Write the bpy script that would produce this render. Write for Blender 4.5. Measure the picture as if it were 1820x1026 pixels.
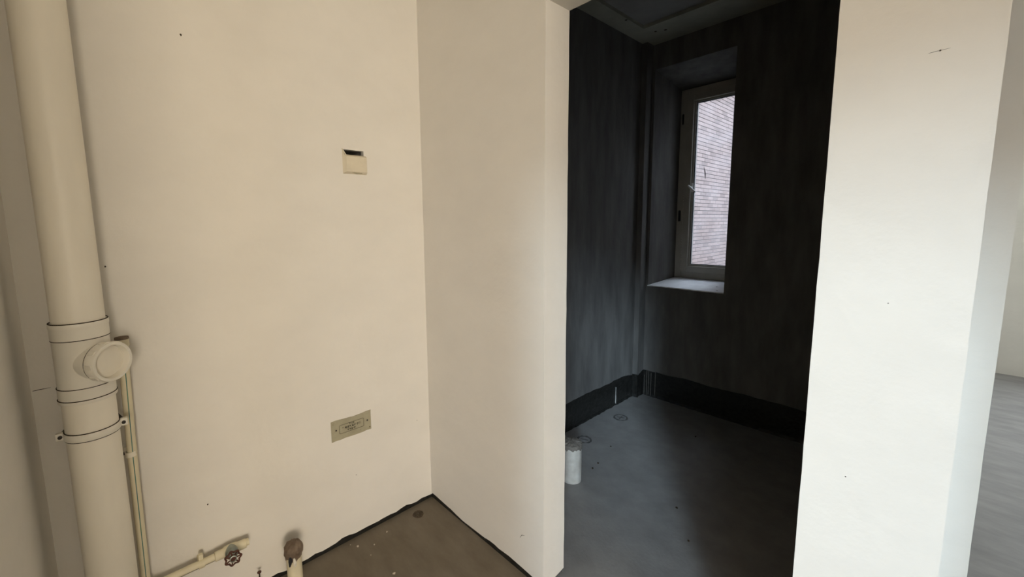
import bpy, bmesh, math, random
from mathutils import Matrix, Vector
random.seed(7)
for o in list(bpy.data.objects): bpy.data.objects.remove(o)
scene = bpy.context.scene
col = scene.collection
# ------------------------------------------------------------------ camera
cd = bpy.data.cameras.new('camera'); cam = bpy.data.objects.new('camera', cd); col.objects.link(cam)
cd.sensor_fit = 'HORIZONTAL'; cd.sensor_width = 36; cd.lens = 14.5168
cd.shift_x = 0.03296; cd.shift_y = -0.01448; cd.clip_start = 0.02; cd.clip_end = 200
R3 = [[0.6569209, -0.0795714, 0.7497488], [0.7538085, 0.0892143, -0.6510096], [-0.0150866, 0.9928289, 0.1185884]]
cam.matrix_world = Matrix.Translation((0, 0, 1.42)) @ Matrix(R3).to_4x4()
scene.camera = cam
# ------------------------------------------------------------------ light
w = bpy.data.worlds.new('world'); scene.world = w; w.use_nodes = True
bg = w.node_tree.nodes['Background']
# overcast sky: three times as bright overhead as at the horizon
WN, WL = w.node_tree.nodes, w.node_tree.links
wt = WN.new('ShaderNodeTexCoord'); ws = WN.new('ShaderNodeSeparateXYZ'); WL.new(wt.outputs['Generated'], ws.inputs[0])
wm = WN.new('ShaderNodeMapRange'); wm.inputs[1].default_value = 0.0; wm.inputs[2].default_value = 1.0; wm.inputs[3].default_value = 2.9; wm.inputs[4].default_value = 8.7
WL.new(ws.outputs['Z'], wm.inputs[0]); WL.new(wm.outputs[0], bg.inputs[1]); bg.inputs[0].default_value = (0.80, 0.88, 1.0, 1)
vs = scene.view_settings; vs.view_transform = 'Standard'; vs.look = 'None'; vs.gamma = 1; vs.use_curve_mapping = False
vs.exposure = 0.0
def light(name, kind, loc, direction, energy, color, size=None, portal=False):
    l = bpy.data.lights.new(name, kind); l.energy = energy; l.color = color
    o = bpy.data.objects.new(name, l); col.objects.link(o); o.location = loc
    o.rotation_euler = Vector(direction).to_track_quat('-Z', 'Y').to_euler()
    if kind == 'AREA': l.shape = 'RECTANGLE'; l.size, l.size_y = size
    if portal: l.cycles.is_portal = True
    return o
s = light('hazy_sun_offscreen', 'SUN', (6, -8, 6), (-0.70, 1.0, -0.43), 2.7, (0.64, 0.83, 1.0))
s.data.angle = math.radians(8)
light('window_right_offscreen', 'AREA', (3.42, -0.75, 1.55), (-1, 0.15, 0), 114, (1.0, 0.83, 0.61), (1.5, 1.1))
light('window_bedroom_offscreen', 'AREA', (2.2, 6.10, 1.55), (0, -1, -0.1), 85, (0.80, 0.90, 1.0), (1.6, 1.5))

# ------------------------------------------------------------------ materials
MATS = {}
def mat(name, rgb, rough=0.8, var=0.06, scale=6.0, bump=0.0, bscale=40.0, detail=4, spec=0.3, rgb2=None, stretch=(1, 1, 1), metal=0.0):
    m = bpy.data.materials.new(name); m.use_nodes = True; nt = m.node_tree; N = nt.nodes; L = nt.links
    b = N['Principled BSDF']; b.inputs['Roughness'].default_value = rough; b.inputs['Specular IOR Level'].default_value = spec
    b.inputs['Metallic'].default_value = metal
    tc = N.new('ShaderNodeTexCoord'); mp = N.new('ShaderNodeMapping'); mp.inputs['Scale'].default_value = stretch
    L.new(tc.outputs['Object'], mp.inputs['Vector'])
    nz = N.new('ShaderNodeTexNoise'); nz.inputs['Scale'].default_value = scale; nz.inputs['Detail'].default_value = detail
    nz.inputs['Roughness'].default_value = 0.6
    L.new(mp.outputs['Vector'], nz.inputs['Vector'])
    cr = N.new('ShaderNodeValToRGB'); cr.color_ramp.elements[0].position = 0.3; cr.color_ramp.elements[1].position = 0.7
    lo = tuple(c * (1 - var) for c in rgb) if rgb2 is None else rgb2
    hi = tuple(min(1, c * (1 + var)) for c in rgb) if rgb2 is None else rgb
    cr.color_ramp.elements[0].color = (*lo, 1); cr.color_ramp.elements[1].color = (*hi, 1)
    L.new(nz.outputs['Fac'], cr.inputs['Fac']); L.new(cr.outputs['Color'], b.inputs['Base Color'])
    if bump > 0:
        n2 = N.new('ShaderNodeTexNoise'); n2.inputs['Scale'].default_value = bscale; n2.inputs['Detail'].default_value = 5
        L.new(tc.outputs['Object'], n2.inputs['Vector'])
        bp = N.new('ShaderNodeBump'); bp.inputs['Strength'].default_value = bump; bp.inputs['Distance'].default_value = 0.01
        L.new(n2.outputs['Fac'], bp.inputs['Height']); L.new(bp.outputs['Normal'], b.inputs['Normal'])
    MATS[name] = m
    return m
mat('plaster', (0.80, 0.765, 0.695), 0.85, 0.03, 3.5, 0.17, 26, detail=8, stretch=(1, 1, 1.5))
mat('plaster_core', (0.20, 0.185, 0.16), 0.95, 0.3, 30, 0.3, 60)
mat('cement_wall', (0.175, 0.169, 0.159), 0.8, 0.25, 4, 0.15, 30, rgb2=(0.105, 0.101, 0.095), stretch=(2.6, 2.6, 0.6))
mat('cement_ceiling', (0.33, 0.33, 0.315), 0.9, 0.15, 4)
mat('cement_ceiling_band', (0.38, 0.38, 0.31), 0.9, 0.12, 6)
mat('concrete_floor', (0.195, 0.165, 0.125), 0.7, 0.2, 5, 0.08, 60, rgb2=(0.14, 0.115, 0.08), spec=0.25, stretch=(1, 2.2, 1))
mat('screed', (0.30, 0.294, 0.283), 0.46, 0.15, 9, 0.08, 70, rgb2=(0.225, 0.22, 0.212), spec=0.4)
mat('bedroom_screed', (0.33, 0.32, 0.31), 0.5, 0.15, 4, 0.10, 30, rgb2=(0.23, 0.225, 0.22), spec=0.4, stretch=(1, 2.5, 1))
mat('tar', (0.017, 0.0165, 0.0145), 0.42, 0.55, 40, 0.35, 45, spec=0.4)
mat('sill_stone', (0.90, 0.90, 0.90), 0.6, 0.08, 14, 0.05, 60)
mat('pvc', (0.85, 0.795, 0.675), 0.42, 0.04, 9, 0.02, 60, spec=0.4, stretch=(1, 1, .3))
mat('pvc_fitting', (0.80, 0.76, 0.66), 0.35, 0.03, 9, 0, spec=0.45)
mat('pvc_white', (0.62, 0.62, 0.58), 0.5, 0.2, 18, 0.1, 60, rgb2=(0.45, 0.44, 0.40))
mat('ppr', (0.74, 0.67, 0.48), 0.45, 0.06, 12)
mat('stripe', (0.08, 0.17, 0.20), 0.5, 0.2, 20, rgb2=(0.07, 0.22, 0.13), stretch=(1, 1, 1))
mat('grime_and_shade', (0.045, 0.032, 0.018), 0.9, 0.4, 40, 0.3, 80)  # dirt colour, also used for the painted gap shade on the pipe fittings
mat('mortar_cap', (0.22, 0.165, 0.12), 0.9, 0.3, 30, 0.5, 60, rgb2=(0.12, 0.085, 0.06))
mat('mortar_grey', (0.25, 0.235, 0.21), 0.95, 0.3, 30, 0.5, 60, rgb2=(0.13, 0.12, 0.105))
mat('wheel_red', (0.085, 0.032, 0.02), 0.6, 0.3, 40)
mat('metal_dull', (0.33, 0.36, 0.32), 0.5, 0.2, 30, metal=0.6)
mat('bolt', (0.05, 0.045, 0.04), 0.6, 0.2, 30, metal=0.4)
mat('box_plastic', (0.70, 0.63, 0.485), 0.6, 0.05, 20)
mat('box_dark', (0.10, 0.066, 0.028), 0.9, 0.2, 20)
mat('plate_olive', (0.44, 0.405, 0.285), 0.55, 0.08, 25, metal=0.1, rgb2=(0.37, 0.335, 0.23))
mat('print', (0.05, 0.045, 0.025), 0.8, 0.1, 30)
mat('frame_upvc', (0.40, 0.39, 0.345), 0.5, 0.08, 10)
mat('gasket', (0.015, 0.016, 0.02), 0.6, 0.1, 10)
mat('handle_white', (0.82, 0.82, 0.80), 0.35, 0.02, 10)
mat('mortar_joint', (0.07, 0.06, 0.06), 0.95, 0.15, 20)
mat('exterior_render', (0.42, 0.40, 0.38), 0.9, 0.1, 2)
mat('ground_grey', (0.3, 0.3, 0.29), 0.9, 0.1, 1)
mat('crumb', (0.48, 0.42, 0.34), 0.9, 0.15, 60)
mat('drip', (0.55, 0.54, 0.50), 0.8, 0.15, 60)
mat('ring_mark', (0.05, 0.048, 0.045), 0.9, 0.3, 60, rgb2=(0.10, 0.098, 0.095))
mat('ring_warm', (0.075, 0.055, 0.035), 0.9, 0.3, 60)
def brick_mat():
    m = bpy.data.materials.new('brick'); m.use_nodes = True; N = m.node_tree.nodes; L = m.node_tree.links
    b = N['Principled BSDF']; b.inputs['Roughness'].default_value = 0.85
    oi = N.new('ShaderNodeObjectInfo'); ge = N.new('ShaderNodeNewGeometry')
    ad = N.new('ShaderNodeMath'); ad.operation = 'ADD'; L.new(oi.outputs['Random'], ad.inputs[0]); L.new(ge.outputs['Random Per Island'], ad.inputs[1])
    fr = N.new('ShaderNodeMath'); fr.operation = 'FRACT'; L.new(ad.outputs[0], fr.inputs[0])
    cr = N.new('ShaderNodeValToRGB'); e = cr.color_ramp.elements
    e[0].position = 0; e[0].color = (0.16, 0.116, 0.104, 1); e[1].position = 1; e[1].color = (0.25, 0.186, 0.168, 1)
    k = e.new(0.4); k.color = (0.215, 0.158, 0.142, 1)
    L.new(fr.outputs[0], cr.inputs['Fac']); L.new(cr.outputs['Color'], b.inputs['Base Color']); MATS['brick'] = m
brick_mat()
def glass_mat():
    m = bpy.data.materials.new('pane_glass'); m.use_nodes = True; N = m.node_tree.nodes; L = m.node_tree.links
    N.remove(N['Principled BSDF'])
    t = N.new('ShaderNodeBsdfTransparent'); t.inputs[0].default_value = (0.93, 0.95, 0.97, 1)
    g = N.new('ShaderNodeBsdfGlossy'); g.inputs['Roughness'].default_value = 0.03
    tl = N.new('ShaderNodeBsdfTranslucent'); tl.inputs[0].default_value = (0.9, 0.93, 1, 1)
    lw = N.new('ShaderNodeLayerWeight'); pw = N.new('ShaderNodeMath'); pw.operation = 'POWER'; pw.inputs[1].default_value = 4.0; L.new(lw.outputs['Facing'], pw.inputs[0])
    fz = N.new('ShaderNodeMath'); fz.operation = 'MULTIPLY_ADD'; fz.inputs[1].default_value = 0.6; fz.inputs[2].default_value = 0.03; L.new(pw.outputs[0], fz.inputs[0])
    mx = N.new('ShaderNodeMixShader'); m2 = N.new('ShaderNodeMixShader')
    tc = N.new('ShaderNodeTexCoord'); nz = N.new('ShaderNodeTexNoise'); nz.inputs['Scale'].default_value = 7
    L.new(tc.outputs['Object'], nz.inputs['Vector'])
    mr = N.new('ShaderNodeMapRange'); mr.inputs[1].default_value = 0.35; mr.inputs[2].default_value = 0.8; mr.inputs[3].default_value = 0.04; mr.inputs[4].default_value = 0.14
    L.new(nz.outputs['Fac'], mr.inputs[0]); L.new(mr.outputs[0], m2.inputs[0])
    L.new(t.outputs[0], m2.inputs[1]); L.new(tl.outputs[0], m2.inputs[2])
    L.new(fz.outputs[0], mx.inputs[0]); L.new(m2.outputs[0], mx.inputs[1]); L.new(g.outputs[0], mx.inputs[2])
    L.new(mx.outputs[0], N['Material Output'].inputs[0]); MATS['pane_glass'] = m
glass_mat()

# ------------------------------------------------------------------ helpers
def link(name, me, material, parent=None, smooth=False):
    o = bpy.data.objects.new(name, me); col.objects.link(o)
    if material: me.materials.append(MATS[material])
    if parent: o.parent = parent
    if smooth:
        for p in me.polygons: p.use_smooth = True
        try: me.set_sharp_from_angle(angle=math.radians(38))
        except Exception: pass
    return o
def obj(name, bm, material, parent=None, smooth=False):
    bmesh.ops.recalc_face_normals(bm, faces=bm.faces)
    me = bpy.data.meshes.new(name); bm.to_mesh(me); bm.free()
    return link(name, me, material, parent, smooth)
def struct(o): o['kind'] = 'structure'; return o
def tag(o, label, cat, group=None):
    o['label'] = label; o['category'] = cat
    if group: o['group'] = group
    return o
def empty(name, loc):
    o = bpy.data.objects.new(name, None); col.objects.link(o); o.location = loc; o.empty_display_size = 0.05
    return o
def rel(o, root):                       # parent keeping world coordinates
    o.parent = root; o.matrix_parent_inverse = Matrix.Translation(root.location).inverted(); return o
def box(bm, x0, x1, y0, y1, z0, z1, bevel=0.0):
    r = bmesh.ops.create_cube(bm, size=1)
    bmesh.ops.scale(bm, vec=(x1 - x0, y1 - y0, z1 - z0), verts=r['verts'])
    bmesh.ops.translate(bm, vec=((x0 + x1) / 2, (y0 + y1) / 2, (z0 + z1) / 2), verts=r['verts'])
    if bevel:
        es = list({e for v in r['verts'] for e in v.link_edges})
        bmesh.ops.bevel(bm, geom=es, offset=bevel, segments=2, profile=0.5, affect='EDGES')
    return bm
def boxes(name, material, *bs, parent=None, bevel=0.0):
    bm = bmesh.new()
    for b in bs: box(bm, *b, bevel=bevel)
    return obj(name, bm, material, parent)
def frame_of(d):
    d = Vector(d).normalized(); a = Vector((0, 0, 1)) if abs(d.z) < 0.9 else Vector((1, 0, 0))
    x = a.cross(d).normalized(); return x, d.cross(x), d
def lathe(bm, base, d, prof, n=48, close=True):
    """prof: list of (radius, distance along d)"""
    x, y, z = frame_of(d); base = Vector(base); rings = []
    for r, h in prof:
        rings.append([bm.verts.new(base + z * h + (x * math.cos(2 * math.pi * i / n) + y * math.sin(2 * math.pi * i / n)) * r) for i in range(n)])
    for a, b in zip(rings, rings[1:]):
        for i in range(n): bm.faces.new((a[i], a[(i + 1) % n], b[(i + 1) % n], b[i]))
    if close:
        bm.faces.new(rings[0]); bm.faces.new(rings[-1])
    return bm
def tube(bm, pts, r, n=16):
    pts = [Vector(p) for p in pts]; rings = []
    for i, p in enumerate(pts):
        d = (pts[min(i + 1, len(pts) - 1)] - pts[max(i - 1, 0)])
        x, y, z = frame_of(d)
        rr = r[i] if isinstance(r, (list, tuple)) else r
        rings.append([bm.verts.new(p + (x * math.cos(2 * math.pi * k / n) + y * math.sin(2 * math.pi * k / n)) * rr) for k in range(n)])
    for a, b in zip(rings, rings[1:]):
        for k in range(n): bm.faces.new((a[k], a[(k + 1) % n], b[(k + 1) % n], b[k]))
    bm.faces.new(rings[0]); bm.faces.new(rings[-1])
    return bm
def torus(bm, c, axis, R, r, n=40, k=8, squash=1.0, jit=0):
    x, y, z = frame_of(axis); c = Vector(c); rings = []
    for i in range(n):
        a = 2 * math.pi * i / n; e = x * math.cos(a) + y * math.sin(a); q = 1 + random.uniform(-jit, jit)
        rings.append([bm.verts.new(c + e * (R + r * q * math.cos(2 * math.pi * j / k)) + z * (r * q * squash * math.sin(2 * math.pi * j / k))) for j in range(k)])
    for i in range(n):
        for j in range(k): bm.faces.new((rings[i][j], rings[(i + 1) % n][j], rings[(i + 1) % n][(j + 1) % k], rings[i][(j + 1) % k]))
    return bm
def smooth_noise(seed, amp, step):
    rnd = random.Random(seed); vals = [rnd.uniform(-1, 1) for _ in range(512)]
    def f(t):
        u = t / step + 100; i = math.floor(u); k = u - i; k = k * k * (3 - 2 * k)
        return amp * (vals[int(i) % 512] * (1 - k) + vals[int(i + 1) % 512] * k)
    return f
def prism_wall(bm, poly, zb, zt, step=0.03, zstep=0.06, jit=0.0012, jag=0.0, seed=1, gap=0.0):
    """Upright plastered wall over a plan polygon; bottom edge can be broken (gap +- jag above the floor)."""
    pts = []
    for i, p in enumerate(poly):
        q = poly[(i + 1) % len(poly)]; L = math.hypot(q[0] - p[0], q[1] - p[1]); n = max(1, int(L / step))
        for k in range(n): pts.append((p[0] + (q[0] - p[0]) * k / n, p[1] + (q[1] - p[1]) * k / n))
    nj = smooth_noise(seed, 1, 0.07); nz1 = smooth_noise(seed + 5, 1, 0.11); nz2 = smooth_noise(seed + 9, 0.7, 0.032)
    nl = max(2, int((zt - zb) / zstep)); rings = []; cum = 0
    cx = sum(p[0] for p in pts) / len(pts); cy = sum(p[1] for p in pts) / len(pts)
    for l in range(nl + 1):
        z = zb + (zt - zb) * l / nl; ring = []
        for k, (x, y) in enumerate(pts):
            zz = z
            if l == 0 and gap: zz = zb + max(0.004, gap + jag * (nz1(x * 1.3 + y) + nz2(x + y * 1.7)))
            j = jit * nj(z + k * 0.013) if 0 < l < nl or True else 0
            jx = j * (1 if x > cx else -1); jy = 0.4 * j * (1 if y > cy else -1)
            ring.append(bm.verts.new((x + jx, y + jy, zz)))
        rings.append(ring)
    n = len(pts)
    for a, b in zip(rings, rings[1:]):
        for i in range(n): bm.faces.new((a[i], a[(i + 1) % n], b[(i + 1) % n], b[i]))
    bm.faces.new(rings[0]); bm.faces.new(rings[-1])
    return bm
def chip(parent, pos, size, normal_axis, material='grime_and_shade'):
    bm = bmesh.new(); r = bmesh.ops.create_icosphere(bm, subdivisions=1, radius=1)
    sc = [size, size, size]; sc[normal_axis] = 0.0015
    for v in r['verts']:
        v.co = Vector((v.co.x * sc[0] * random.uniform(.7, 1.3), v.co.y * sc[1] * random.uniform(.7, 1.3), v.co.z * sc[2] * random.uniform(.7, 1.3))) + Vector(pos)
    return obj('chip', bm, material, parent)

# ------------------------------------------------------------------ key dimensions (metres)
XA = -1.694            # face of left wall
YB, YB2 = 1.123, 1.250 # front / back of the partition with the bathroom doorway
YC = -0.225            # face of the near return wall
JX = -0.937            # left door jamb
PX0, PX1 = -0.185, 0.032
DH = 2.150             # doorway height
CZ = 2.74              # ceiling
BX, BY = -1.643, 3.18  # bathroom left / back wall faces
# ------------------------------------------------------------------ shell
struct(boxes('floor', 'concrete_floor', (-1.95, 3.5, -1.6, 1.19, -0.12, 0)))
fl2 = struct(boxes('floor_bathroom', 'screed', (-1.95, -0.02, 1.19, 3.4, -0.12, 0.0)))
fl3 = struct(boxes('floor_bedroom', 'bedroom_screed', (-0.02, 3.5, 1.19, 6.1, -0.12, 0.0)))

HY0, HY1, HZ0, HZ1 = 0.737, 0.829, 1.668, 1.7385      # hole in the left wall behind the junction box
bm = prism_wall(bmesh.new(), [(XA, YC - 0.1), (XA, YB + 0.06), (XA - 0.03, YB + 0.06), (XA - 0.03, YC - 0.1)], 0, CZ, gap=0.027, jag=0.010, seed=3, jit=0.0008)
for co, no in (((0, HY0, 0), (0, 1, 0)), ((0, HY1, 0), (0, 1, 0)), ((0, 0, HZ0), (0, 0, 1)), ((0, 0, HZ1), (0, 0, 1))):
    bmesh.ops.bisect_plane(bm, geom=bm.verts[:] + bm.edges[:] + bm.faces[:], plane_co=co, plane_no=no, dist=1e-5)
hole = [f for f in bm.faces if HY0 < f.calc_center_median().y < HY1 and HZ0 < f.calc_center_median().z < HZ1]
bmesh.ops.delete(bm, geom=hole, context='FACES')
bmesh.ops.bridge_loops(bm, edges=[e for e in bm.edges if e.is_boundary])
wl = struct(obj('wall_left', bm, 'plaster'))
cx0, cx1 = XA - 0.16, XA - 0.025
struct(boxes('wall_left_core', 'plaster_core', (cx0, cx1, YC - 0.2, YB2, 0, HZ0), (cx0, cx1, YC - 0.2, YB2, HZ1, CZ),
             (cx0, cx1, YC - 0.2, HY0, HZ0, HZ1), (cx0, cx1, HY1, YB2, HZ0, HZ1), (cx0, cx0 + 0.03, HY0, HY1, HZ0, HZ1)))
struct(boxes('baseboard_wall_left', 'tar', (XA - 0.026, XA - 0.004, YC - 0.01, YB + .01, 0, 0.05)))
bm = bmesh.new()
prism_wall(bm, [(XA - 0.02, YB), (JX, YB), (JX, YB2), (XA - 0.02, YB2)], 0, CZ, gap=0.026, jag=0.008, seed=11, jit=0.0007)
prism_wall(bm, [(PX0, YB), (PX1, YB), (PX1, YB2), (PX0, YB2)], 0, CZ, gap=0.012, jag=0.004, seed=23, jit=0.0007)
box(bm, JX - 0.01, PX0 + 0.01, YB, YB2, DH, CZ)
wp = struct(obj('wall_partition', bm, 'plaster'))
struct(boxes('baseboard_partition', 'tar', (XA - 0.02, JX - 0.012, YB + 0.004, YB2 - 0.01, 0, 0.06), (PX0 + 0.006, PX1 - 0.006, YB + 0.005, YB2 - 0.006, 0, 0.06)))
struct(obj('wall_near', prism_wall(bmesh.new(), [(XA - 0.1, YC), (XA - 0.1, YC - 0.16), (-0.24, YC - 0.16), (-0.24, YC)], 0, CZ, seed=31), 'plaster'))
struct(boxes('wall_passage', 'plaster', (-0.66, -0.5, -1.4, YC - 0.15, 0, CZ)))
# rear wall with the balcony opening
struct(boxes('wall_rear', 'plaster', (-0.66, 0.9, -1.56, -1.4, 0, CZ), (3.0, 3.5, -1.56, -1.4, 0, CZ), (0.9, 3.0, -1.56, -1.4, 2.70, CZ)))
# right wall with two windows
struct(boxes('wall_right', 'plaster', (3.3, 3.5, -1.56, -1.35, 0, CZ), (3.3, 3.5, -0.15, 6.1, 0, CZ),
             (3.3, 3.5, -1.35, -0.15, 0, 0.8), (3.3, 3.5, -1.35, -0.15, 2.3, CZ)))
struct(boxes('wall_added_sun_blocker', 'plaster', (0.92, 1.08, 0.50, YB + .01, 0, CZ)))  # unseen wall added to keep sun and right window light off the nib
struct(boxes('wall_bedroom_front', 'plaster', (1.05, 3.3, YB, YB2, 0, CZ), (PX1 - 0.02, 1.05, YB + .002, YB2 - .002, DH, CZ)))
struct(boxes('wall_bedroom_far', 'plaster', (0.07, 1.4, 5.945, 6.15, 0, CZ), (3.0, 3.5, 5.945, 6.15, 0, CZ), (1.4, 3.0, 5.945, 6.15, 0, 0.8), (1.4, 3.0, 5.945, 6.15, 2.3, CZ)))
# bathroom
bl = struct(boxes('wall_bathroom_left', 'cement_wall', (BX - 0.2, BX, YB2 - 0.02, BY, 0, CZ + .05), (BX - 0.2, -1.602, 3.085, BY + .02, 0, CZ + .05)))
bb = bmesh.new()
WX0, WX1, WZ0, WZ1 = -1.583, -1.032, 0.916, 2.559
box(bb, BX - 0.2, WX0, BY, 3.62, -0.1, CZ + .05); box(bb, WX1, 0.0, BY, 3.62, -0.1, CZ + .05)
box(bb, WX0, WX1, BY, 3.62, -0.1, WZ0 - 0.005); box(bb, WX0, WX1, BY, 3.62, WZ1, CZ + .05)
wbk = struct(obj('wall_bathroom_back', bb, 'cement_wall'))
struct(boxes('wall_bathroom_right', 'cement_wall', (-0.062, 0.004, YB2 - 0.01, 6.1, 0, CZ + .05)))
struct(boxes('wall_bedroom_left', 'plaster', (0.004, 0.030, YB2 - 0.01, 6.1, 0, CZ + .05)))
struct(obj('wall_bedroom_nib', prism_wall(bmesh.new(), [(0.0, 1.66), (0.0966, 1.66), (0.0966, 1.82), (0.0, 1.82)], 0, CZ + .01, seed=61, jit=0.0006), 'plaster'))
struct(boxes('wall_added_bedroom_blocker', 'plaster', (0.98, 1.10, YB2 - .005, 3.2, 0, CZ)))  # added out of view to block bedroom window light from the nib
struct(boxes('wall_bathroom_front', 'cement_wall', (XA - 0.02, JX - 0.006, YB2, YB2 + 0.006, 0, CZ), (PX0 + 0.006, -0.06, YB2, YB2 + 0.006, 0, CZ), (JX - 0.006, PX0 + 0.006, YB2, YB2 + 0.006, DH + 0.006, CZ)))
struct(boxes('ceiling', 'plaster', (-1.95, 3.5, -1.6, YB2 - 0.02, CZ, CZ + 0.15)))
struct(boxes('ceiling_bedroom', 'plaster', (-0.05, 3.5, YB2 - 0.02, 6.15, CZ, CZ + 0.15)))
cb = struct(boxes('ceiling_bathroom', 'cement_ceiling', (-1.95, 0.0, YB2 - 0.02, 3.62, CZ + 0.022, CZ + 0.17)))
bm = bmesh.new(); box(bm, BX - .02, -1.517, YB2 + .006, BY + .02, CZ, CZ + 0.03); box(bm, -1.517, 0.0, 2.86, BY + .02, CZ, CZ + 0.03)
tb = struct(obj('trim_1', bm, 'cement_ceiling_band'))
for p in ((-1.484, 2.963, CZ), (-1.427, 2.993, CZ), (-1.530, 2.650, CZ)): chip(tb, p, 0.011, 2)
# window reveal: splayed plaster lining from the wall opening to the frame
FY = 3.55; FX0, FX1, FZ0, FZ1 = -1.537, -1.030, 0.955, 2.464
bm = bmesh.new()
def quad(bm, *ps): return bm.faces.new([bm.verts.new(p) for p in ps])
def slab(bm, a, b, c, d, off):
    o = Vector(off); top = [bm.verts.new(p) for p in (a, b, c, d)]; bot = [bm.verts.new(Vector(p) + o) for p in (a, b, c, d)]
    bm.faces.new(top); bm.faces.new(bot)
    for i in range(4): bm.faces.new((top[i], top[(i + 1) % 4], bot[(i + 1) % 4], bot[i]))
slab(bm, (WX0, BY - .002, WZ0 - .02), (FX0, FY + .06, WZ0 - .02), (FX0, FY + .06, WZ1 + .01), (WX0, BY - .002, WZ1 + .01), (-0.06, 0.004, 0))
slab(bm, (WX0 - .01, BY - .002, WZ1), (WX1 + .01, BY - .002, WZ1), (WX1 + .01, FY + .06, FZ1), (WX0 - .01, FY + .06, FZ1), (0, 0.004, 0.06))
slab(bm, (WX1, BY - .002, WZ0 - .02), (FX1, FY + .06, WZ0 - .02), (FX1, FY + .06, WZ1 + .01), (WX1, BY - .002, WZ1 + .01), (0.05, 0.004, 0))
struct(obj('trim_2', bm, 'cement_wall'))
bm = bmesh.new()
n = 26; rows = []
nf = smooth_noise(77, 0.004, 0.03)
for j in range(7):
    t = j / 6; y = BY - 0.004 + (FY + 0.03 - BY) * t; z = WZ0 + 0.036 * t; row = []
    for i in range(n + 1):
        x = WX0 - 0.004 + (WX1 + .01 - WX0) * i / n
        row.append(bm.verts.new((x, y + (nf(x) if j == 0 else 0), z + 0.0008 * random.uniform(-1, 1))))
    rows.append(row)
for a, b in zip(rows, rows[1:]):
    for i in range(n): bm.faces.new((a[i], a[i + 1], b[i + 1], b[i]))
g = bmesh.ops.extrude_face_region(bm, geom=list(bm.faces))
for v in [e for e in g['geom'] if isinstance(e, bmesh.types.BMVert)]: v.co.z -= 0.007
sill = struct(obj('trim_3', bm, 'sill_stone'))
for p in ((-1.13, 3.33, 0.932), (-1.09, 3.22, 0.921)): chip(sill, p, 0.006, 2)

# waterproofing upstands
def upstand(name, axis, face, a0, a1, zt, seed, dirn):
    nz1 = smooth_noise(seed, 0.008, 0.16); nz2 = smooth_noise(seed + 1, 0.004, 0.04); nb = smooth_noise(seed + 2, 0.008, 0.05)
    bm = bmesh.new(); n = int((a1 - a0) / 0.02); front = []; back = []
    for i in range(n + 1):
        a = a0 + (a1 - a0) * i / n; top = zt(a) + nz1(a) + nz2(a)
        fr = []; bk = []
        for k, z in enumerate((-0.01, 0.02, 0.07, 0.13, top)):
            off = (0.014 + nb(a * 2 + z * 3) if k < 1 else 0.005 + 0.3 * abs(nb(a + z * 7))) if k < 4 else 0.003
            P = [0, 0, z]; P[axis] = a; P[1 - axis] = face + dirn * abs(off); fr.append(bm.verts.new(P))
            Q = [0, 0, z]; Q[axis] = a; Q[1 - axis] = face - dirn * 0.004; bk.append(bm.verts.new(Q))
        front.append(fr); back.append(bk)
    for grid in (front, back):
        for p, q in zip(grid, grid[1:]):
            for k in range(4): bm.faces.new((p[k], p[k + 1], q[k + 1], q[k]))
    for p, q, P, Q in zip(front, front[1:], back, back[1:]):
        bm.faces.new((p[4], q[4], Q[4], P[4])); bm.faces.new((p[0], q[0], Q[0], P[0]))
    for e in (0, -1):
        for k in range(4): bm.faces.new((front[e][k], front[e][k + 1], back[e][k + 1], back[e][k]))
    return struct(obj(name, bm, 'tar'))
bsl = upstand('baseboard_left', 1, BX, YB2 + .01, 3.087, lambda a: 0.197 - 0.02 * max(0, (a - 3.02) / 0.07), 41, 1)
upstand('baseboard_corner', 1, -1.602, 3.075, BY, lambda a: 0.185 + 0.03 * (a - 3.085) / 0.1, 47, 1)
upstand('baseboard_pier', 0, 3.085, BX - .004, -1.60, lambda a: 0.185, 49, -1)
upstand('baseboard_back', 0, BY, -1.606, -0.062, lambda a: 0.213 + 0.004 * math.sin(a * 4), 53, -1)
boxes('drip', 'drip', (BX + .003, BX + .009, 2.822, 2.826, 0.012, 0.075), (BX + .003, BX + .008, 2.8225, 2.8245, 0.075, 0.145), parent=bsl)
for x, z0, z1 in ((-1.585, .0, .17), (-1.566, .0, .215), (-1.55, .01, .21), (-1.53, .0, .20), (-1.495, .02, .23)):
    boxes('drip', 'mortar_grey', (x, x + .0022, BY - .010, BY - .002, z0, z1), parent=bsl)

# ------------------------------------------------------------------ bathroom window
win = struct(empty('window_1', (-1.28, FY, FZ0)))
def frame_mesh(x0, x1, z0, z1, y0, y1, wd, step=0.0, stepy=0.0, wr=None):
    bm = bmesh.new(); wr = wd if wr is None else wr
    for (a, b, c, d) in ((x0, x0 + wd, z0, z1), (x1 - wr, x1, z0, z1), (x0 + wd, x1 - wr, z0, z0 + wd), (x0 + wd, x1 - wr, z1 - wd, z1)):
        box(bm, a, b, y0, y1, c, d, bevel=0.003)
    if step:
        for (a, b, c, d) in ((x0 + wd, x0 + wd + step, z0 + wd, z1 - wd), (x1 - wr - step, x1 - wr, z0 + wd, z1 - wd), (x0 + wd + step, x1 - wr - step, z0 + wd, z0 + wd + step), (x0 + wd + step, x1 - wr - step, z1 - wd - step, z1 - wd)):
            box(bm, a, b, y0 + stepy, y1, c, d, bevel=0.002)
    return bm
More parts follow.
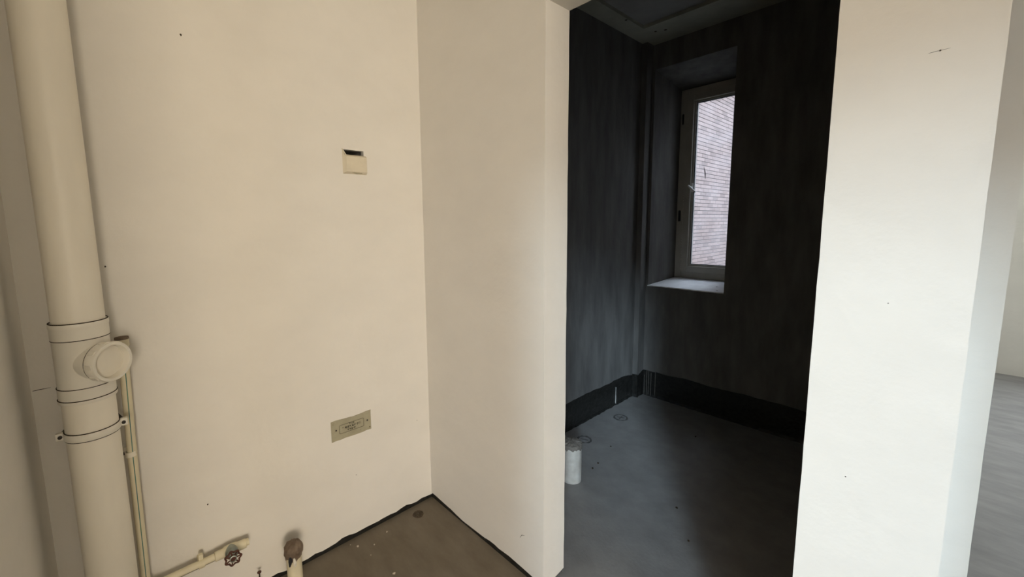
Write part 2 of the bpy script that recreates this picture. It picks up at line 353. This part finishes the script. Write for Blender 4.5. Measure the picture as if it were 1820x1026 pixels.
# visible glass edge: x -1.414, z 1.046 .. 2.335
rel(obj('frame', frame_mesh(FX0 - .004, FX1 + .004, FZ0 - .004, FZ1 + .004, FY, FY + .065, 0.058), 'frame_upvc'), win)
sash = rel(obj('sash', frame_mesh(FX0 + .050, FX1 - .050, FZ0 + .046, FZ1 - .046, FY - .012, FY + .055, 0.050, 0.014, 0.018), 'frame_upvc'), win)
GX0, GX1, GZ0, GZ1 = FX0 + .114, FX1 - .114, FZ0 + .110, FZ1 - .110
def child(o, p): o.parent = p; o.matrix_parent_inverse = (Matrix.Translation(win.location) if False else Matrix.Identity(4)); return o
gk = obj('gasket', frame_mesh(GX0, GX1, GZ0, GZ1, FY + .012, FY + .03, 0.005), 'gasket'); child(gk, sash)
pn = boxes('pane', 'pane_glass', (GX0, GX1, FY + .019, FY + .025, GZ0, GZ1)); child(pn, sash)
bm = bmesh.new(); box(bm, -1.433, -1.412, FY - .022, FY - .012, 1.655, 1.725, bevel=.003)
tube(bm, [(-1.4225, FY - .02, 1.69), (-1.4225, FY - .05, 1.69)], 0.007, 10)
tube(bm, [(-1.437, FY - .052, 1.705), (-1.4225, FY - .054, 1.69), (-1.40, FY - .056, 1.668), (-1.378, FY - .057, 1.648)], [.0065, .0085, .0075, .006], 10)
hd = obj('handle', bm, 'handle_white', smooth=True); hd['label'] = 'white lever handle'; child(hd, sash)
bm = bmesh.new(); box(bm, FX0 + .012, FX0 + .030, FY - .010, FY, 1.42, 1.51, bevel=.002); child(obj('hinge', bm, 'gasket'), sash)
bm = bmesh.new(); box(bm, FX0 + .012, FX0 + .024, FY - .008, FY, 2.20, 2.28, bevel=.002); child(obj('hinge', bm, 'gasket'), sash)
bm = bmesh.new(); tube(bm, [(-1.350, FY + .016, 1.842), (-1.343, FY + .016, 1.818), (-1.338, FY + .016, 1.79), (-1.336, FY + .016, 1.752)], [.001, .0035, .004, .001], 8)
child(obj('smear', bm, 'gasket'), sash)
bm = bmesh.new()
for k in range(34):
    z = 1.02 + k * 0.021 + random.uniform(-.006, .006); box(bm, FX0 + .046, FX0 + .0515, FY - .003, FY + .001, z, z + random.uniform(.004, .014))
child(obj('sealant', bm, 'handle_white'), sash)

# ------------------------------------------------------------------ outside
bw = empty('brick_building', (-3.2, 8, -3)); tag(bw, 'mauve brick building seen through the bathroom window', 'building')
BXF = -3.2
rel(boxes('mortar', 'mortar_joint', (BXF - 3, BXF - 0.012, 5.6, 16, -3, 9.5)), bw)
bh, bl_, jt = 0.061, 0.246, 0.009
def brick_mesh():
    bm = bmesh.new(); box(bm, -0.03, 0.0, -bl_ / 2, bl_ / 2, -bh / 2, bh / 2, bevel=0.0)
    es = [e for e in bm.edges if all(v.co.x > -.001 for v in e.verts)]
    bmesh.ops.bevel(bm, geom=es, offset=0.003, segments=1, affect='EDGES')
    me = bpy.data.meshes.new('brick'); bmesh.ops.recalc_face_normals(bm, faces=bm.faces); bm.to_mesh(me); bm.free(); me.materials.append(MATS['brick']); return me
BM = brick_mesh(); spots = []
for c in range(178):
    z = -2.97 + c * (bh + jt)
    for k in range(41):
        y = 5.73 + k * 0.25 + (0.125 if c % 2 else 0)
        spots.append((y, z))
def seen(y, z):
    t1 = FY / y; x1 = BXF * t1; z1 = 1.42 + (z - 1.42) * t1; x0 = BXF * BY / y
    return GX0 - .03 < x1 and x0 < WX1 + .02 and GZ0 - .03 < z1 < GZ1 + .03
vis = sorted([s_ for s_ in spots if seen(*s_)], key=lambda s_: math.hypot(s_[0], s_[1] - 1.42))[:300]
vset = set(vis); rnd = random.Random(5)
for (y, z) in vis:
    o = bpy.data.objects.new('brick', BM); col.objects.link(o); o.parent = bw
    o.location = (BXF + rnd.uniform(-.002, .002) + 3.2, y - 8, z + 3)
V = []; F = []; src = [(v.co.x, v.co.y, v.co.z) for v in BM.vertices]; fs = [tuple(p.vertices) for p in BM.polygons]
for s_ in spots:
    if s_ in vset: continue
    b0 = len(V); dx = rnd.uniform(-.002, .002)
    V += [(BXF + x + dx, y + s_[0], z + s_[1]) for x, y, z in src]; F += [tuple(i + b0 for i in f_) for f_ in fs]
me = bpy.data.meshes.new('brick_field'); me.from_pydata(V, [], F); me.update()
bf = link('brick_field', me, 'brick'); bf['kind'] = 'stuff'; rel(bf, bw)
struct(boxes('wall_added_sky_blocker', 'exterior_render', (-12, 14, -10, -9, -3, 4.2)))  # unseen block added to cut the low sky through the balcony opening
struct(boxes('balcony_slab', 'exterior_render', (0.3, 3.55, -2.6, -1.57, -0.15, -0.02)))
struct(boxes('wall_added_well_blocker', 'exterior_render', (-9, 8, 16.3, 17.0, -3, 9.0)))  # added wall that hides low sky from the bathroom window
struct(boxes('ground', 'ground_grey', (-30, 30, -30, 40, -3.2, -3.0)))
struct(boxes('wall_upper_storeys', 'exterior_render', (-1.9, 3.55, -1.6, 3.64, CZ + .2, 3.3), (-0.1, 3.55, 3.64, 6.2, CZ + .2, 3.3)))
struct(boxes('wall_lower_storeys', 'exterior_render', (-1.9, 3.55, -1.6, 3.64, -3.0, -0.13), (-0.1, 3.55, 3.64, 6.2, -3.0, -0.13)))
struct(boxes('wall_exterior_side', 'exterior_render', (-0.1, -0.064, 3.622, 6.2, -0.13, CZ + .2)))

# ------------------------------------------------------------------ soil pipe
PX, PY = -1.555, -0.100
sp = empty('soil_pipe', (PX, PY, 0)); tag(sp, 'thick cream drain stack with capped side branch in the wall corner', 'pipe')
def add(root, name, bm, material, label=None, smooth=True):
    o = rel(obj(name, bm, material, None, smooth), root)
    if label: o['label'] = label
    return o
add(sp, 'pipe', lathe(bmesh.new(), (PX, PY, 1.10), (0, 0, 1), [(.055, 0), (.055, CZ - 1.10)], 64), 'pvc')
add(sp, 'pipe', lathe(bmesh.new(), (PX, PY, 0.0), (0, 0, 1), [(.0565, 0), (.0565, 1.02)], 64), 'pvc')
tee = add(sp, 'tee_fitting', lathe(bmesh.new(), (PX, PY, 0.956), (0, 0, 1),
    [(.0575, 0), (.0612, .0006), (.0618, .003), (.0618, .010), (.0604, .0115), (.0604, .038), (.0612, .0395), (.0612, .042), (.0590, .0435), (.0590, .172), (.0600, .174), (.0604, .178), (.0604, .205), (.0616, .207), (.0616, .2165), (.0606, .219), (.0558, .2195)], 72), 'pvc_fitting', 'glossy cream tee fitting')
def sub(parent, root, name, bm, material, label=None, smooth=True):
    o = obj(name, bm, material, None, smooth); o.parent = parent
    if label: o['label'] = label
    return o
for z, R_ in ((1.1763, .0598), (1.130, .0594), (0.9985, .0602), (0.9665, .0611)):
    bm = bmesh.new(); torus(bm, (PX, PY, z), (0, 0, 1), R_, .0013, 72, 6); sub(tee, sp, 'gap_shade', bm, 'grime_and_shade')  # dark rings painted in for the shadow in the collar gaps
bd = Vector((math.cos(math.radians(40)), math.sin(math.radians(40)), 0.0)); bc = Vector((PX, PY, 1.063))
br = sub(tee, sp, 'branch', lathe(bmesh.new(), bc, bd, [(.0505, .0), (.0505, .060), (.0508, .066), (.0520, .0665), (.0535, .068), (.0535, .0945), (.0525, .096), (.0455, .096), (.0448, .0945), (.0440, .066)], 64, close=False), 'pvc_fitting')
sub(tee, sp, 'branch_cap', lathe(bmesh.new(), bc, bd, [(.0440, .066), (.0440, .0755), (.030, .0768), (.004, .0772)], 48), 'pvc')
x_, y_, z_ = frame_of(bd)
bm = bmesh.new(); torus(bm, bc + bd * 0.0655, bd, .0520, .0011, 60, 6); sub(tee, sp, 'gap_shade', bm, 'grime_and_shade')  # gap shade painted as a dark ring behind the branch rim
for k in range(9):
    bm = bmesh.new(); a = 0.35 + k * 0.698; p = bc + bd * 0.081 + (x_ * math.cos(a) + y_ * math.sin(a)) * 0.0538
    r = bmesh.ops.create_cube(bm, size=1); bmesh.ops.scale(bm, vec=(.012, .004, .020), verts=r['verts'])
    Mx = Matrix((x_ * math.cos(a + 1.571) + y_ * math.sin(a + 1.571), x_ * math.cos(a) + y_ * math.sin(a), z_)).transposed().to_4x4()
    bmesh.ops.transform(bm, matrix=Matrix.Translation(p) @ Mx, verts=r['verts'])
    sub(tee, sp, 'grip_rib', bm, 'pvc_fitting', smooth=False)
# clamp
CZP = 0.862
bm = bmesh.new()
lathe(bm, (PX, PY, CZP - .010), (0, 0, 1), [(.0568, 0), (.0595, 0), (.0600, .001), (.0600, .019), (.0595, .020), (.0568, .020)], 64, close=False)
cl = add(sp, 'clamp', bm, 'pvc_fitting', 'pale plastic pipe clamp')
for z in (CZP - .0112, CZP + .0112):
    bm = bmesh.new(); torus(bm, (PX, PY, z), (0, 0, 1), .0580, .0012, 64, 6); sub(cl, sp, 'gap_shade', bm, 'grime_and_shade')  # clamp edge shadow put in as thin dark rings
for sgn in (-1, 1):
    y0 = PY + sgn * .066; bm = bmesh.new()
    box(bm, PX - .010, PX + .004, y0 - .009, y0 + .009, CZP - .0105, CZP + .0105, bevel=.0015)
    e = sub(cl, sp, 'clamp_ear', bm, 'pvc_fitting', smooth=False)
    sub(cl, sp, 'bolt', lathe(bmesh.new(), (PX + .003, y0, CZP), (1, 0, 0), [(.0048, 0), (.0048, .004), (.003, .005)], 16), 'bolt', 'dark bolt head')
    sub(cl, sp, 'bracket_leg', tube(bmesh.new(), [(PX - .008, y0, CZP), (XA - .005, y0 - sgn * .03, CZP)], .005, 8), 'bolt')
bm = bmesh.new(); r = bmesh.ops.create_icosphere(bm, subdivisions=1, radius=1)

# ------------------------------------------------------------------ thin water pipe with valve
WXP = -1.650
wpz = empty('water_pipe', (WXP, -0.028, 0)); tag(wpz, 'thin capped cream water pipe with blue stripe running to a valve', 'pipe')
r0 = 0.0125
add(wpz, 'riser', tube(bmesh.new(), [(WXP, -0.018, 1.083), (WXP, -0.026, 0.70), (WXP, -0.030, 0.245)], r0, 24), 'ppr')
add(wpz, 'end_cap', lathe(bmesh.new(), (WXP, -0.018, 1.062), (0, 0, 1), [(.0150, 0), (.0172, .003), (.0172, .026)], 28), 'ppr')
add(wpz, 'cap_rim', lathe(bmesh.new(), (WXP, -0.018, 1.087), (0, 0, 1), [(.0172, 0), (.0178, .002), (.0172, .007), (.010, .0085)], 28), 'mortar_cap', 'brown dirty cap rim')
add(wpz, 'stripe', tube(bmesh.new(), [(WXP + .0119, -0.0165, 1.06), (WXP + .0119, -0.0245, 0.70), (WXP + .0119, -0.0285, 0.245)], .0014, 6), 'stripe', 'thin blue-green stripe')
bm = bmesh.new(); lathe(bm, (WXP, -0.0285, 0.712), (0, 0, 1), [(.0128, 0), (.0148, 0), (.0148, .016), (.0128, .016)], 24, close=False)
box(bm, XA - .004, WXP - .010, -0.045, -0.012, .713, .727)
add(wpz, 'pipe_clip', bm, 'pvc', smooth=False)
chipy = add(wpz, 'clip_screw', lathe(bmesh.new(), (WXP - .01, -0.047, 0.722), (1, 0, 0), [(.004, 0), (.004, .008)], 10), 'bolt')
hz = 0.247
add(wpz, 'elbow', tube(bmesh.new(), [(WXP, -0.030, 0.272), (WXP, -0.030, 0.252), (WXP, -0.026, 0.245), (WXP, -0.010, hz), (WXP, 0.008, hz)], .0165, 24), 'ppr')
add(wpz, 'branch_run', tube(bmesh.new(), [(WXP, -0.02, hz), (WXP, 0.30 - .03, hz + .004)], r0, 24), 'ppr')
add(wpz, 'stripe', tube(bmesh.new(), [(WXP + .0105, 0.01, hz - .0062), (WXP + .0105, 0.165, hz - .0045)], .0009, 6), 'grime_and_shade')
bm = bmesh.new(); lathe(bm, (WXP, 0.112, hz + .001), (0, 1, 0), [(.0128, 0), (.0152, 0), (.0152, .018), (.0128, .018)], 24, close=False)
box(bm, XA - .004, WXP - .009, 0.113, 0.129, hz - .008, hz + .010); box(bm, WXP - .012, WXP + .002, 0.114, 0.128, hz + .013, hz + .034, bevel=.002)
add(wpz, 'pipe_clip', bm, 'ppr', smooth=False)
add(wpz, 'valve_body', lathe(bmesh.new(), (WXP, 0.160, hz + .002), (0, 1, 0), [(.0128, 0), (.0165, .002), (.0165, .028), (.0195, .032), (.0205, .045), (.0205, .058), (.0195, .070), (.0165, .074), (.0165, .100), (.0128, .1015)], 32), 'ppr')
vd = Vector((0.93, -0.06, 0.10)).normalized(); vc = Vector((WXP, 0.212, hz + .004))
va = add(wpz, 'valve_bonnet', lathe(bmesh.new(), vc, vd, [(.019, .0), (.0205, .016), (.0205, .030), (.0165, .034), (.0095, .036), (.0095, .052), (.005, .054), (.005, .066)], 32), 'metal_dull', 'dull metal valve bonnet')
bm = bmesh.new(); hc = vc + vd * .062; a1, a2, a3 = frame_of(vd); n = 56; k = 8; rings = []
for i in range(n):
    a = 2 * math.pi * i / n; R_ = 0.0232 * (1 + 0.11 * math.cos(7 * a)); e = a1 * math.cos(a) + a2 * math.sin(a)
    rings.append([bm.verts.new(hc + e * (R_ + .0034 * math.cos(2 * math.pi * j / k)) + a3 * (.0030 * math.sin(2 * math.pi * j / k))) for j in range(k)])
for i in range(n):
    for j in range(k): bm.faces.new((rings[i][j], rings[(i + 1) % n][j], rings[(i + 1) % n][(j + 1) % k], rings[i][(j + 1) % k]))
for i in range(7):
    a = 2 * math.pi * i / 7 ; e = a1 * math.cos(a) + a2 * math.sin(a)
    tube(bm, [hc + e * .008, hc + e * .0235], .0024, 8)
lathe(bm, hc - vd * .004, vd, [(.0085, 0), (.0095, .004), (.0085, .009), (.006, .009)], 20)
hw = add(wpz, 'handwheel', bm, 'wheel_red', 'dark red lobed handwheel')
bm = bmesh.new(); lathe(bm, hc + vd * .004, vd, [(.0085, 0), (.0115, .001), (.0115, .003), (.0085, .004)], 24, close=False)
sub(hw, wpz, 'washer', bm, 'metal_dull')

# ------------------------------------------------------------------ short stub pipe with dirt cap beside the wall
stc = (-1.600, 0.410)
st = empty('stub_pipe', (stc[0], stc[1], 0)); tag(st, 'short upright cream pipe with a brown mud-caked top by the valve', 'pipe')
add(st, 'pipe', tube(bmesh.new(), [(stc[0], stc[1], 0), (stc[0], stc[1], 0.185)], .0275, 32), 'ppr')
bm = bmesh.new(); n = 26; rings = []
rr = random.Random(9)
for (R_, z) in ((.0285, .142), (.030, .150), (.0325, .158), (.0335, .172), (.0325, .184), (.026, .196), (.012, .203)):
    rings.append([bm.verts.new((stc[0] + R_ * (1 + rr.uniform(-.09, .09)) * math.cos(2 * math.pi * i / n), stc[1] + R_ * (1 + rr.uniform(-.09, .09)) * math.sin(2 * math.pi * i / n), z + (rr.uniform(-.012, .012) if z < .145 else rr.uniform(-.003, .003)))) for i in range(n)])
for a, b in zip(rings, rings[1:]):
    for i in range(n): bm.faces.new((a[i], a[(i + 1) % n], b[(i + 1) % n], b[i]))
bm.faces.new(rings[-1]); bm.faces.new(rings[0])
add(st, 'mud_cap', bm, 'mortar_cap', 'brown caked mud', smooth=False)
bm = bmesh.new()
tube(bm, [(stc[0] + .024, stc[1] - .018, .162), (stc[0] + .026, stc[1] - .020, .145), (stc[0] + .020, stc[1] - .022, .12)], [.004, .008, .003], 7)
add(st, 'torn_tape', bm, 'gasket', 'torn dark tape', smooth=False)
bm = bmesh.new(); tube(bm, [(stc[0] + .031, stc[1] - .008, .155), (stc[0] + .0305, stc[1] - .006, .135), (stc[0] + .028, stc[1] - .004, .118)], [.003, .007, .004], 7)
add(st, 'plaster_splash', bm, 'pvc_fitting', 'pale plaster splash', smooth=False)
# rusty nail
nl = empty('nail', (-1.66, 0.298, 0)); tag(nl, 'small dark nail standing up at the wall foot between valve and stub pipe', 'nail')
add(nl, 'shank', tube(bmesh.new(), [(-1.66, .298, 0.0), (-1.66, .298, .096)], .0024, 8), 'grime_and_shade')
add(nl, 'head', lathe(bmesh.new(), (-1.66, .298, .094), (0, 0, 1), [(.003, 0), (.0075, .003), (.0075, .006), (.003, .0075)], 12), 'wheel_red')

# ------------------------------------------------------------------ small box in left wall
jb = empty('junction_box', (XA, 0.785, 1.638)); tag(jb, 'small square cream junction box with a dark open top on the wall', 'junction box')
y0, y1, z0, z1 = 0.732, 0.834, 1.638, 1.741; o_ = 0.013
bm = bmesh.new()
def ring8(bm, x, ya, yb, za, zb): return [bm.verts.new((x, ya, za)), bm.verts.new((x, yb, za)), bm.verts.new((x, yb, zb)), bm.verts.new((x, ya, zb))]
a = ring8(bm, XA - .002, y0, y1 + .004, z0, z1 - .022); b = ring8(bm, XA + o_, y0 + .0135, y1 + .002, z0 + .010, z1 - .030)
for i in range(4): bm.faces.new((a[i], a[(i + 1) % 4], b[(i + 1) % 4], b[i]))
bm.faces.new(b); bm.faces.new(a)
add(jb, 'cover', bm, 'box_plastic', smooth=False)
bm = bmesh.new()
slab(bm, (XA - .002, y0, z0), (XA - .002, y0, z1), (XA + .002, y0 + .003, z1 - .001), (XA + o_, y0 + .0135, z0 + .01), (0, .002, 0))
slab(bm, (XA + .002, y0, z1), (XA + .002, y0 + .004, z1), (XA + o_, y0 + .0155, z1 - .0285), (XA + o_ , y0 + .0125, z1 - .0285), (-.008, 0, -.002))
add(jb, 'side_lip', bm, 'box_plastic', smooth=False)
bm = bmesh.new(); tube(bm, [(XA + .008, .768, z0 + .008), (XA + .009, .79, z0 + .004), (XA + .008, .815, z0 + .006)], [.001, .003, .001], 6); add(jb, 'broken_edge', bm, 'plate_olive', smooth=False)

# ------------------------------------------------------------------ olive terminal-box plate with lettering
ep = empty('terminal_box_plate', (XA, 0.711, 0.54)); tag(ep, 'olive metal cover plate with printed Chinese lettering low on the wall', 'cover plate')
Y0, Y1, Z0, Z1 = 0.619, 0.803, 0.494, 0.586
bm = bmesh.new(); n = 30; nt_ = smooth_noise(91, .0022, .02); nb_ = smooth_noise(95, .0016, .02); top = []; bot = []
for i in range(n + 1):
    y = Y0 + (Y1 - Y0) * i / n; top.append((y, Z1 + nt_(y) - .004 * math.sin(math.pi * i / n))); bot.append((y, Z0 + nb_(y)))
loop = bot + top[::-1]
f1 = [bm.verts.new((XA + .002, y, z)) for y, z in loop]; f2 = [bm.verts.new((XA - .004, y, z)) for y, z in loop]
bm.faces.new(f1); bm.faces.new(f2)
for i in range(len(loop)): bm.faces.new((f1[i], f1[(i + 1) % len(loop)], f2[(i + 1) % len(loop)], f2[i]))
add(ep, 'plate', bm, 'plate_olive', smooth=False)
bm = bmesh.new()
for i in range(n):
    (ya, za), (yb, zb) = top[i], top[i + 1]; h = .0075 + .0025 * math.sin(3.1 * i / n)
    slab(bm, (XA + .0032, ya, za), (XA + .0032, yb, zb), (XA + .0024, yb, zb - h), (XA + .0024, ya, za - h), (-.0012, 0, 0))
add(ep, 'top_lip', bm, 'plate_olive', smooth=False)
for y, z in ((0.640, 0.541), (0.785, 0.541)):
    add(ep, 'screw', lathe(bmesh.new(), (XA + .001, y, z), (1, 0, 0), [(.0036, 0), (.0036, .0022), (.002, .003)], 14), 'bolt')
bm = bmesh.new(); ya, yb, za, zb = 0.654, 0.768, 0.519, 0.559; t = .0017; x = XA + .0021
cr_ = .005; path = []
for (cy_, cz_, s0) in ((yb - cr_, zb - cr_, 0), (ya + cr_, zb - cr_, 90), (ya + cr_, za + cr_, 180), (yb - cr_, za + cr_, 270)):
    for k in range(6): a = math.radians(s0 + 18 * k); path.append((cy_, cz_, math.cos(a), math.sin(a)))
i1 = [bm.verts.new((x + .0004, c + cr_ * u, d + cr_ * v)) for c, d, u, v in path]; i2 = [bm.verts.new((x + .0004, c + (cr_ - t) * u, d + (cr_ - t) * v)) for c, d, u, v in path]
for i in range(len(path)): bm.faces.new((i1[i], i1[(i + 1) % len(path)], i2[(i + 1) % len(path)], i2[i]))
add(ep, 'border_line', bm, 'print', smooth=False)
def text(s_, yc, zc, size, squeeze=1.0, space=1.0, bold=.0002):
    cu = bpy.data.curves.new('lettering', 'FONT'); cu.body = s_; cu.size = size; cu.align_x = 'CENTER'; cu.align_y = 'CENTER'; cu.space_character = space; cu.offset = bold
    cu.resolution_u = 2
    t_ = bpy.data.objects.new('tmp', cu); col.objects.link(t_)
    dg = bpy.context.evaluated_depsgraph_get(); me = bpy.data.meshes.new_from_object(t_.evaluated_get(dg)); bpy.data.objects.remove(t_)
    Mx = Matrix(((0, 0, 1), (1, 0, 0), (0, 1, 0))).to_4x4()
    me.transform(Matrix.Translation((XA + .0027, yc, zc)) @ Mx @ Matrix.Diagonal((squeeze, 1, 1, 1)))
    me.materials.clear()
    o = link('lettering', me, 'print'); rel(o, ep)
text('TD28', 0.711, 0.5530, .0095, 1.0, 1.1, .0003)
text('\u7b49\u7535\u4f4d\u8054\u7ed3\u7aef\u5b50\u7bb1', 0.711, 0.5407, .0104, 1.0, 1.12, .0004)
text('\u4e0d\u53ef\u89e6\u52a8', 0.709, 0.5275, .0092, 1.0, 1.15, .0004)
for y, z, s_ in ((.632, .578, .002), (.628, .571, .0015), (.796, .505, .003), (.75, .506, .0015)):
    bm = bmesh.new(); r = bmesh.ops.create_icosphere(bm, subdivisions=1, radius=s_)
    for v in r['verts']: v.co = Vector((v.co.x * .3 + XA + .002, v.co.y + y, v.co.z + z))
    add(ep, 'rust_spot', bm, 'box_dark', smooth=False)

# ------------------------------------------------------------------ bathroom floor stub and ring marks
bs = empty('drain_stub', (-1.30, 1.795, 0)); tag(bs, 'short white drain pipe stub with mortar-smeared top on the bathroom floor', 'pipe')
add(bs, 'pipe', lathe(bmesh.new(), (-1.30, 1.795, 0), (0, 0, 1), [(.055, 0), (.055, .212), (.052, .214)], 48), 'pvc_white')
bm = bmesh.new(); rr = random.Random(4); n = 40; rings = []
for R_, z, j in ((.0556, .190, .008), (.0572, .205, .004), (.0565, .216, .003), (.035, .221, .003), (.010, .223, .002)):
    rings.append([bm.verts.new((-1.30 + R_ * math.cos(2 * math.pi * i / n), 1.795 + R_ * math.sin(2 * math.pi * i / n), z + rr.uniform(-j, j))) for i in range(n)])
for a, b in zip(rings, rings[1:]):
    for i in range(n): bm.faces.new((a[i], a[(i + 1) % n], b[(i + 1) % n], b[i]))
bm.faces.new(rings[-1]); add(bs, 'mortar_top', bm, 'mortar_grey', 'grey mortar smear', smooth=False)
def ring_mark(x, y, R_, label, material, cross):
    bm = bmesh.new(); torus(bm, (x, y, 0.001), (0, 0, 1), R_, .006, 36, 6, squash=.55, jit=.45)
    for a in cross:
        u = Vector((math.cos(a), math.sin(a), 0)) * R_ * .62
        tube(bm, [Vector((x, y, .001)) - u, Vector((x, y, .002)), Vector((x, y, .001)) + u], .003, 5)
    o = obj('ring_mark', bm, material); tag(o, label, 'floor mark'); return o
ring_mark(-1.493, 2.20, .042, 'dark scored circle on the floor behind the white drain stub', 'ring_mark', (0.4,))
ring_mark(-1.495, 2.655, .045, 'dark scored circle on the bathroom floor below the tar upstand', 'ring_mark', (0.5, 1.7))
o = ring_mark(-1.630, 0.998, .020, 'small brown scored circle on the floor by the wall corner', 'ring_warm', (0.5, 1.6))
# crumbs
rr = random.Random(12)
def crumb(x, y, s_, label, cat='debris', group=None, m='crumb'):
    bm = bmesh.new(); r = bmesh.ops.create_icosphere(bm, subdivisions=1, radius=s_)
    for v in r['verts']: v.co = Vector((v.co.x * rr.uniform(.6, 1.3), v.co.y * rr.uniform(.6, 1.3), v.co.z * rr.uniform(.5, .9)))
    lo = min(v.co.z for v in bm.verts)
    for v in bm.verts: v.co += Vector((x, y, -lo - .0008))
    tag(obj('plaster_crumb', bm, m), label, cat, group)
crumb(-1.399, .732, .0062, 'largest pale plaster crumb lying alone on the brown floor')
crumb(-1.637, .686, .0060, 'whitish flat plaster flake on the floor near the wall foot')
for x, y, s_ in ((-1.597, .745, .0045), (-1.629, .826, .0042), (-1.554, .707, .0026), (-1.668, .665, .0028)):
    crumb(x, y, s_, 'tiny pale plaster crumb scattered on the brown floor', 'debris', 'tiny plaster crumbs on the floor')
for px_, py_ in ((-1.33, 2.25), (-1.28, 2.03), (-1.27, 1.96), (-.80, 1.98), (-.67, 1.80), (-1.02, 2.77)):
    crumb(px_, py_, .006, 'tiny dark grit crumb on the bathroom screed', 'debris', 'dark grit on the bathroom floor', 'grime_and_shade')
# wall chips
for p, s_ in (((XA, .213, 2.043), .0035), ((XA, -.036, 1.309), .003), ((XA, 1.05, .45), .002), ((XA, .72, .30), .002), ((XA, .16, .43), .003)): chip(wl, p, s_, 0)
for p, s_ in (((-.042, YB, 1.712), .0015), ((-.074, YB, 1.255), .0012), ((-.111, YB, .875), .0014)): chip(wp, p, s_, 1)
bm = bmesh.new(); tube(bm, [(-.056, YB, 1.7116), (-.045, YB, 1.7122), (-.030, YB, 1.7128)], [.0003, .0005, .0002], 6); obj('scratch', bm, 'mortar_grey', wp)
bm = bmesh.new(); tube(bm, [(-1.06, YB, .155), (-1.05, YB, .172), (-1.035, YB, .178)], [.0004, .0012, .0003], 6); obj('scratch', bm, 'grime_and_shade', wp)
bm = bmesh.new(); tube(bm, [(XA, -.222, .966), (XA, -.205, .9665), (XA, -.185, .967)], [.0008, .0011, .0004], 6); obj('scratch', bm, 'grime_and_shade', wl)
